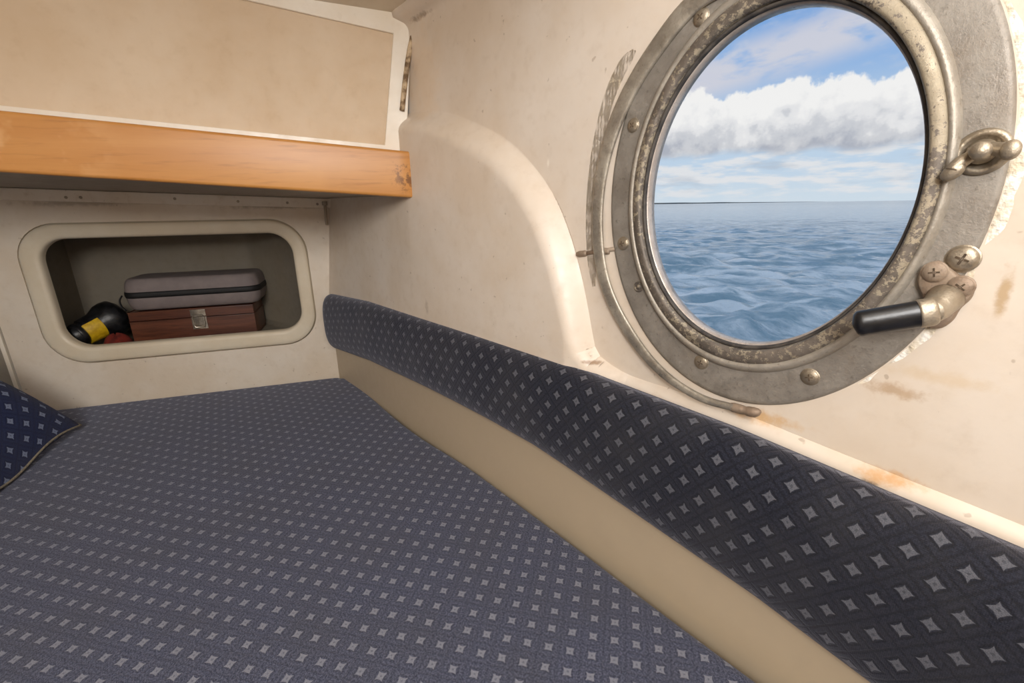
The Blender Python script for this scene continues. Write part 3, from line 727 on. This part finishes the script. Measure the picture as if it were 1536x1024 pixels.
# ------------------------------------------------------------------ sea
M_sea, g, b = mat('sea water', None, .12); P = geo(g)
cdist = g.v('LENGTH', P, out=1)
sc1 = g.v('MULTIPLY', P, (1.0, 1.0, 1.0))
cd = g.v('DOT_PRODUCT', P, (math.sin(.5), math.cos(.5), 0), out=1); cr = g.v('DOT_PRODUCT', P, (math.cos(.5), -math.sin(.5), 0), out=1)
pc = g.comb(g.m('MULTIPLY', cr, .33), cd, 0.)
n1 = g.noise(pc, 1.9, 7, .64, .5); n2 = g.noise(pc, .22, 4, .6)
colr = g.mix(g.ss(n1, .41, .62), lin((146, 172, 185)), lin((242, 246, 248)))  # pale crest highlights painted into the base colour as stretched streaks
colr = g.mix(g.m('MULTIPLY', g.ss(n2, .4, .65), .25), colr, lin((128, 156, 174)))
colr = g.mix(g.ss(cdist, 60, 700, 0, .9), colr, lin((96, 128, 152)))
g.put(b.inputs['Base Color'], colr); b.inputs['IOR'].default_value = 1.33; b.inputs['Specular IOR Level'].default_value = .16
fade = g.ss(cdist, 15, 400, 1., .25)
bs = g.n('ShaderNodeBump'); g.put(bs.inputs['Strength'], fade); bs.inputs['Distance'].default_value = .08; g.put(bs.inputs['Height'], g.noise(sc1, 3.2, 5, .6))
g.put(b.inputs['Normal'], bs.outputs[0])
SEA = -1.75
rng = np.random.RandomState(5)
rs = np.exp(np.linspace(math.log(4), math.log(6000), 620)); az = np.radians(np.linspace(-12, 82, 520))
RRm, AZ = np.meshgrid(rs, az, indexing='ij'); X = RRm*np.sin(AZ); Y = RRm*np.cos(AZ); H = np.zeros_like(X)
dr = RRm * (math.log(6000/4)/620)
main = math.radians(205)
for i in range(110):
    lam = .22 * (14 ** rng.rand()); th = main + rng.normal()*.55; k = 2*math.pi/lam; phs = rng.rand()*6.28
    amp = .015*lam**.8
    w = np.clip((lam/(dr+.02) - 2)/3, 0, 1)
    ph_ = k*(X*math.sin(th) + Y*math.cos(th)) + phs
    H += amp*w*(1 - np.abs(np.sin(ph_/2)))*1.5
H -= H.mean()
Vs = np.stack([X, Y, H + SEA], -1).reshape(-1, 3)
m2 = len(az); ii, jj = np.meshgrid(range(len(rs)-1), range(m2-1), indexing='ij'); k = (ii*m2 + jj).ravel()
Fs = np.stack([k, k+m2, k+m2+1, k+1], 1)
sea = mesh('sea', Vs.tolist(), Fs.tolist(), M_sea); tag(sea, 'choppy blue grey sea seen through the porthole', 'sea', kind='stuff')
# low far shore
azs = np.radians(np.linspace(-5, 34, 120)); hs = [max(0, (12 + 5*noise.noise(Vector((i*.13, 0, 0)))) * min(1, (34.01-math.degrees(a))/14)) for i, a in enumerate(azs)]
rings = [[(5200*math.sin(a)*q, 5200*math.cos(a)*q, SEA + h*hh) for a, hh in zip(azs, hs)] for q, h in ((1, -.5), (1.0005, .6), (1.004, 1.), (1.02, -.5))]
shore = mesh('distant_shore', *loft(rings, closed=False), noisy('hazy far shore', (96, 104, 108), (120, 116, 108), .9, scale=.01, bump=0)); tag(shore, 'thin hazy strip of land on the horizon', 'shore')

# ------------------------------------------------------------------ sky
w = bpy.data.worlds.new('sky'); SC.world = w; w.use_nodes = True; g = NT(w.node_tree)
D = g.n('ShaderNodeTexCoord').outputs['Generated']; D = g.v('NORMALIZE', D); x, y, z = g.sep(D)[0:3]
el = g.m('DEGREES', g.m('ARCSINE', z)) if False else g.m('MULTIPLY', g.m('ARCSINE', z), 57.2958)
azn = g.m('MULTIPLY', g.m('ARCTAN2', x, y), 57.2958)
def ramp(x, stops):
    c = lin(stops[0][1])
    for (a, _), (b2, cb) in zip(stops, stops[1:]): c = g.mix(g.ss(x, float(a), float(b2)), c, lin(cb))
    return c
base = ramp(el, [(0, (212, 226, 238)), (4.5, (196, 217, 238)), (9, (178, 204, 234)), (13, (150, 186, 232)), (18, (122, 168, 226)), (28, (190, 205, 222)), (60, (170, 190, 215))])
uv = g.comb(g.m('MULTIPLY', azn, 1.), g.m('MULTIPLY', el, 1.), 0.)
# high wisps sloping up to the right
q = g.comb(g.m('MULTIPLY', g.m('ADD', azn, g.m('MULTIPLY', el, 1.6)), .35), g.m('SUBTRACT', el, g.m('MULTIPLY', azn, .26)), 4.)
wn_ = g.noise(q, .36, 5, .55, .3)
line = g.m('SUBTRACT', el, g.m('ADD', 12.9, g.m('MULTIPLY', g.m('SUBTRACT', azn, 24.), .22)))
band = g.ss(g.m('ABSOLUTE', line), 3.2, .6)
base = g.mix(g.m('MULTIPLY', g.m('MULTIPLY', g.ss(wn_, .30, .50), band), .85), base, lin((220, 218, 226)))
base = g.mix(g.m('MULTIPLY', g.ss(g.noise(q, .8, 4, .6), .5, .75), g.ss(el, 9, 13, 0, .3)), base, lin((215, 218, 228)))
# low layered stratus
q2 = g.comb(g.m('MULTIPLY', azn, .25), g.m('MULTIPLY', el, 1.1), 9.)
sn = g.noise(q2, .9, 5, .55)
base = g.mix(g.m('MULTIPLY', g.ss(sn, .42, .60), g.m('MULTIPLY', g.ss(el, 7.5, 4.5), g.ss(el, -.2, 1.2))), base, lin((232, 234, 238)))
base = g.mix(g.m('MULTIPLY', g.m('MULTIPLY', g.ss(g.noise(q2, .6, 4, .5), .5, .68), g.m('MULTIPLY', g.ss(el, 6.5, 4.), g.ss(el, .6, 2.))), .6), base, lin((186, 196, 210)))
# cumulus bank
tn = g.noise(g.comb(azn, g.m('MULTIPLY', el, .5), 2.), .30, 5, .55); bn = g.noise(uv, .55, 6, .58)
top = g.m('ADD', 7.6, g.m('ADD', g.m('MULTIPLY', tn, 4.6), g.m('MULTIPLY', bn, 1.8)))
bot = g.m('ADD', 3.9, g.m('MULTIPLY', g.noise(g.comb(g.m('MULTIPLY', azn, .6), 0., 7.), .3, 3, .5), 2.2))
m_top = g.ss(g.m('SUBTRACT', top, el), -.12, .38); m_bot = g.ss(g.m('SUBTRACT', el, bot), -.5, .5)
cm = g.m('MULTIPLY', m_top, m_bot)
hrel = g.m('DIVIDE', g.m('SUBTRACT', el, bot), g.m('SUBTRACT', top, bot))
sh_ = g.noise(g.v('ADD', uv, (0, .0, 5.)), .42, 6, .55)
lum = g.m('ADD', g.m('SUBTRACT', g.m('MULTIPLY', hrel, 1.35), .22), g.m('MULTIPLY', g.m('SUBTRACT', sh_, .5), 2.0))
cc_ = ramp(lum, [(-.3, (178, 182, 194)), (.12, (212, 213, 218)), (.42, (238, 237, 238)), (.75, (253, 251, 249))])
base = g.mix(g.m('MULTIPLY', cm, .96), base, cc_)
base = g.mix(g.ss(el, -.3, -3.), base, lin((96, 124, 148)))
bg = g.n('ShaderNodeBackground'); g.put(bg.inputs[0], base); bg.inputs[1].default_value = .95; o_ = g.n('ShaderNodeOutputWorld'); g.put(o_.inputs[0], bg.outputs[0])

# ------------------------------------------------------------------ lamps
def area(name, loc, tgt, size, power, color, sy=None, spread=180):
    l = bpy.data.lights.new(name, 'AREA'); l.energy = power; l.color = color; l.size = size
    if sy: l.shape = 'RECTANGLE'; l.size_y = sy
    l.spread = math.radians(spread)
    o = bpy.data.objects.new(name, l); COL.objects.link(o); o.location = tuple(map(float, loc))
    d = Vector(tuple(map(float, tgt))) - o.location; o.rotation_euler = d.to_track_quat('-Z', 'Y').to_euler(); return o
area('hatch_light', Hp(1.78, -.34, 1.0), Hp(.9, -.25, .2), .40, 3.5, (1, .985, .97))
area('aft_fill_light', Hp(2.12, -1.1, 1.05), Hp(.2, -.5, .35), .5, 23, (1, .98, .96))  # added fill from aft for the far bulkhead; no opening is built there

# ------------------------------------------------------------------ camera
cam = bpy.data.cameras.new('camera'); cam.sensor_width = 36; cam.lens = F / 1536 * 36; cam.clip_start = .02; cam.clip_end = 20000
co = bpy.data.objects.new('camera', cam); COL.objects.link(co)
right, fwd = RT @ np.array([1, 0, 0]), RT @ np.array([0, 1, 0]); up = RT @ np.array([0, 0, 1])
co.matrix_world = Matrix(((right[0], up[0], -fwd[0], CAM[0]), (right[1], up[1], -fwd[1], CAM[1]), (right[2], up[2], -fwd[2], CAM[2]), (0, 0, 0, 1)))
SC.camera = co
SC.view_settings.view_transform = 'Standard'; SC.view_settings.look = 'None'; SC.view_settings.exposure = 0; SC.view_settings.gamma = 1
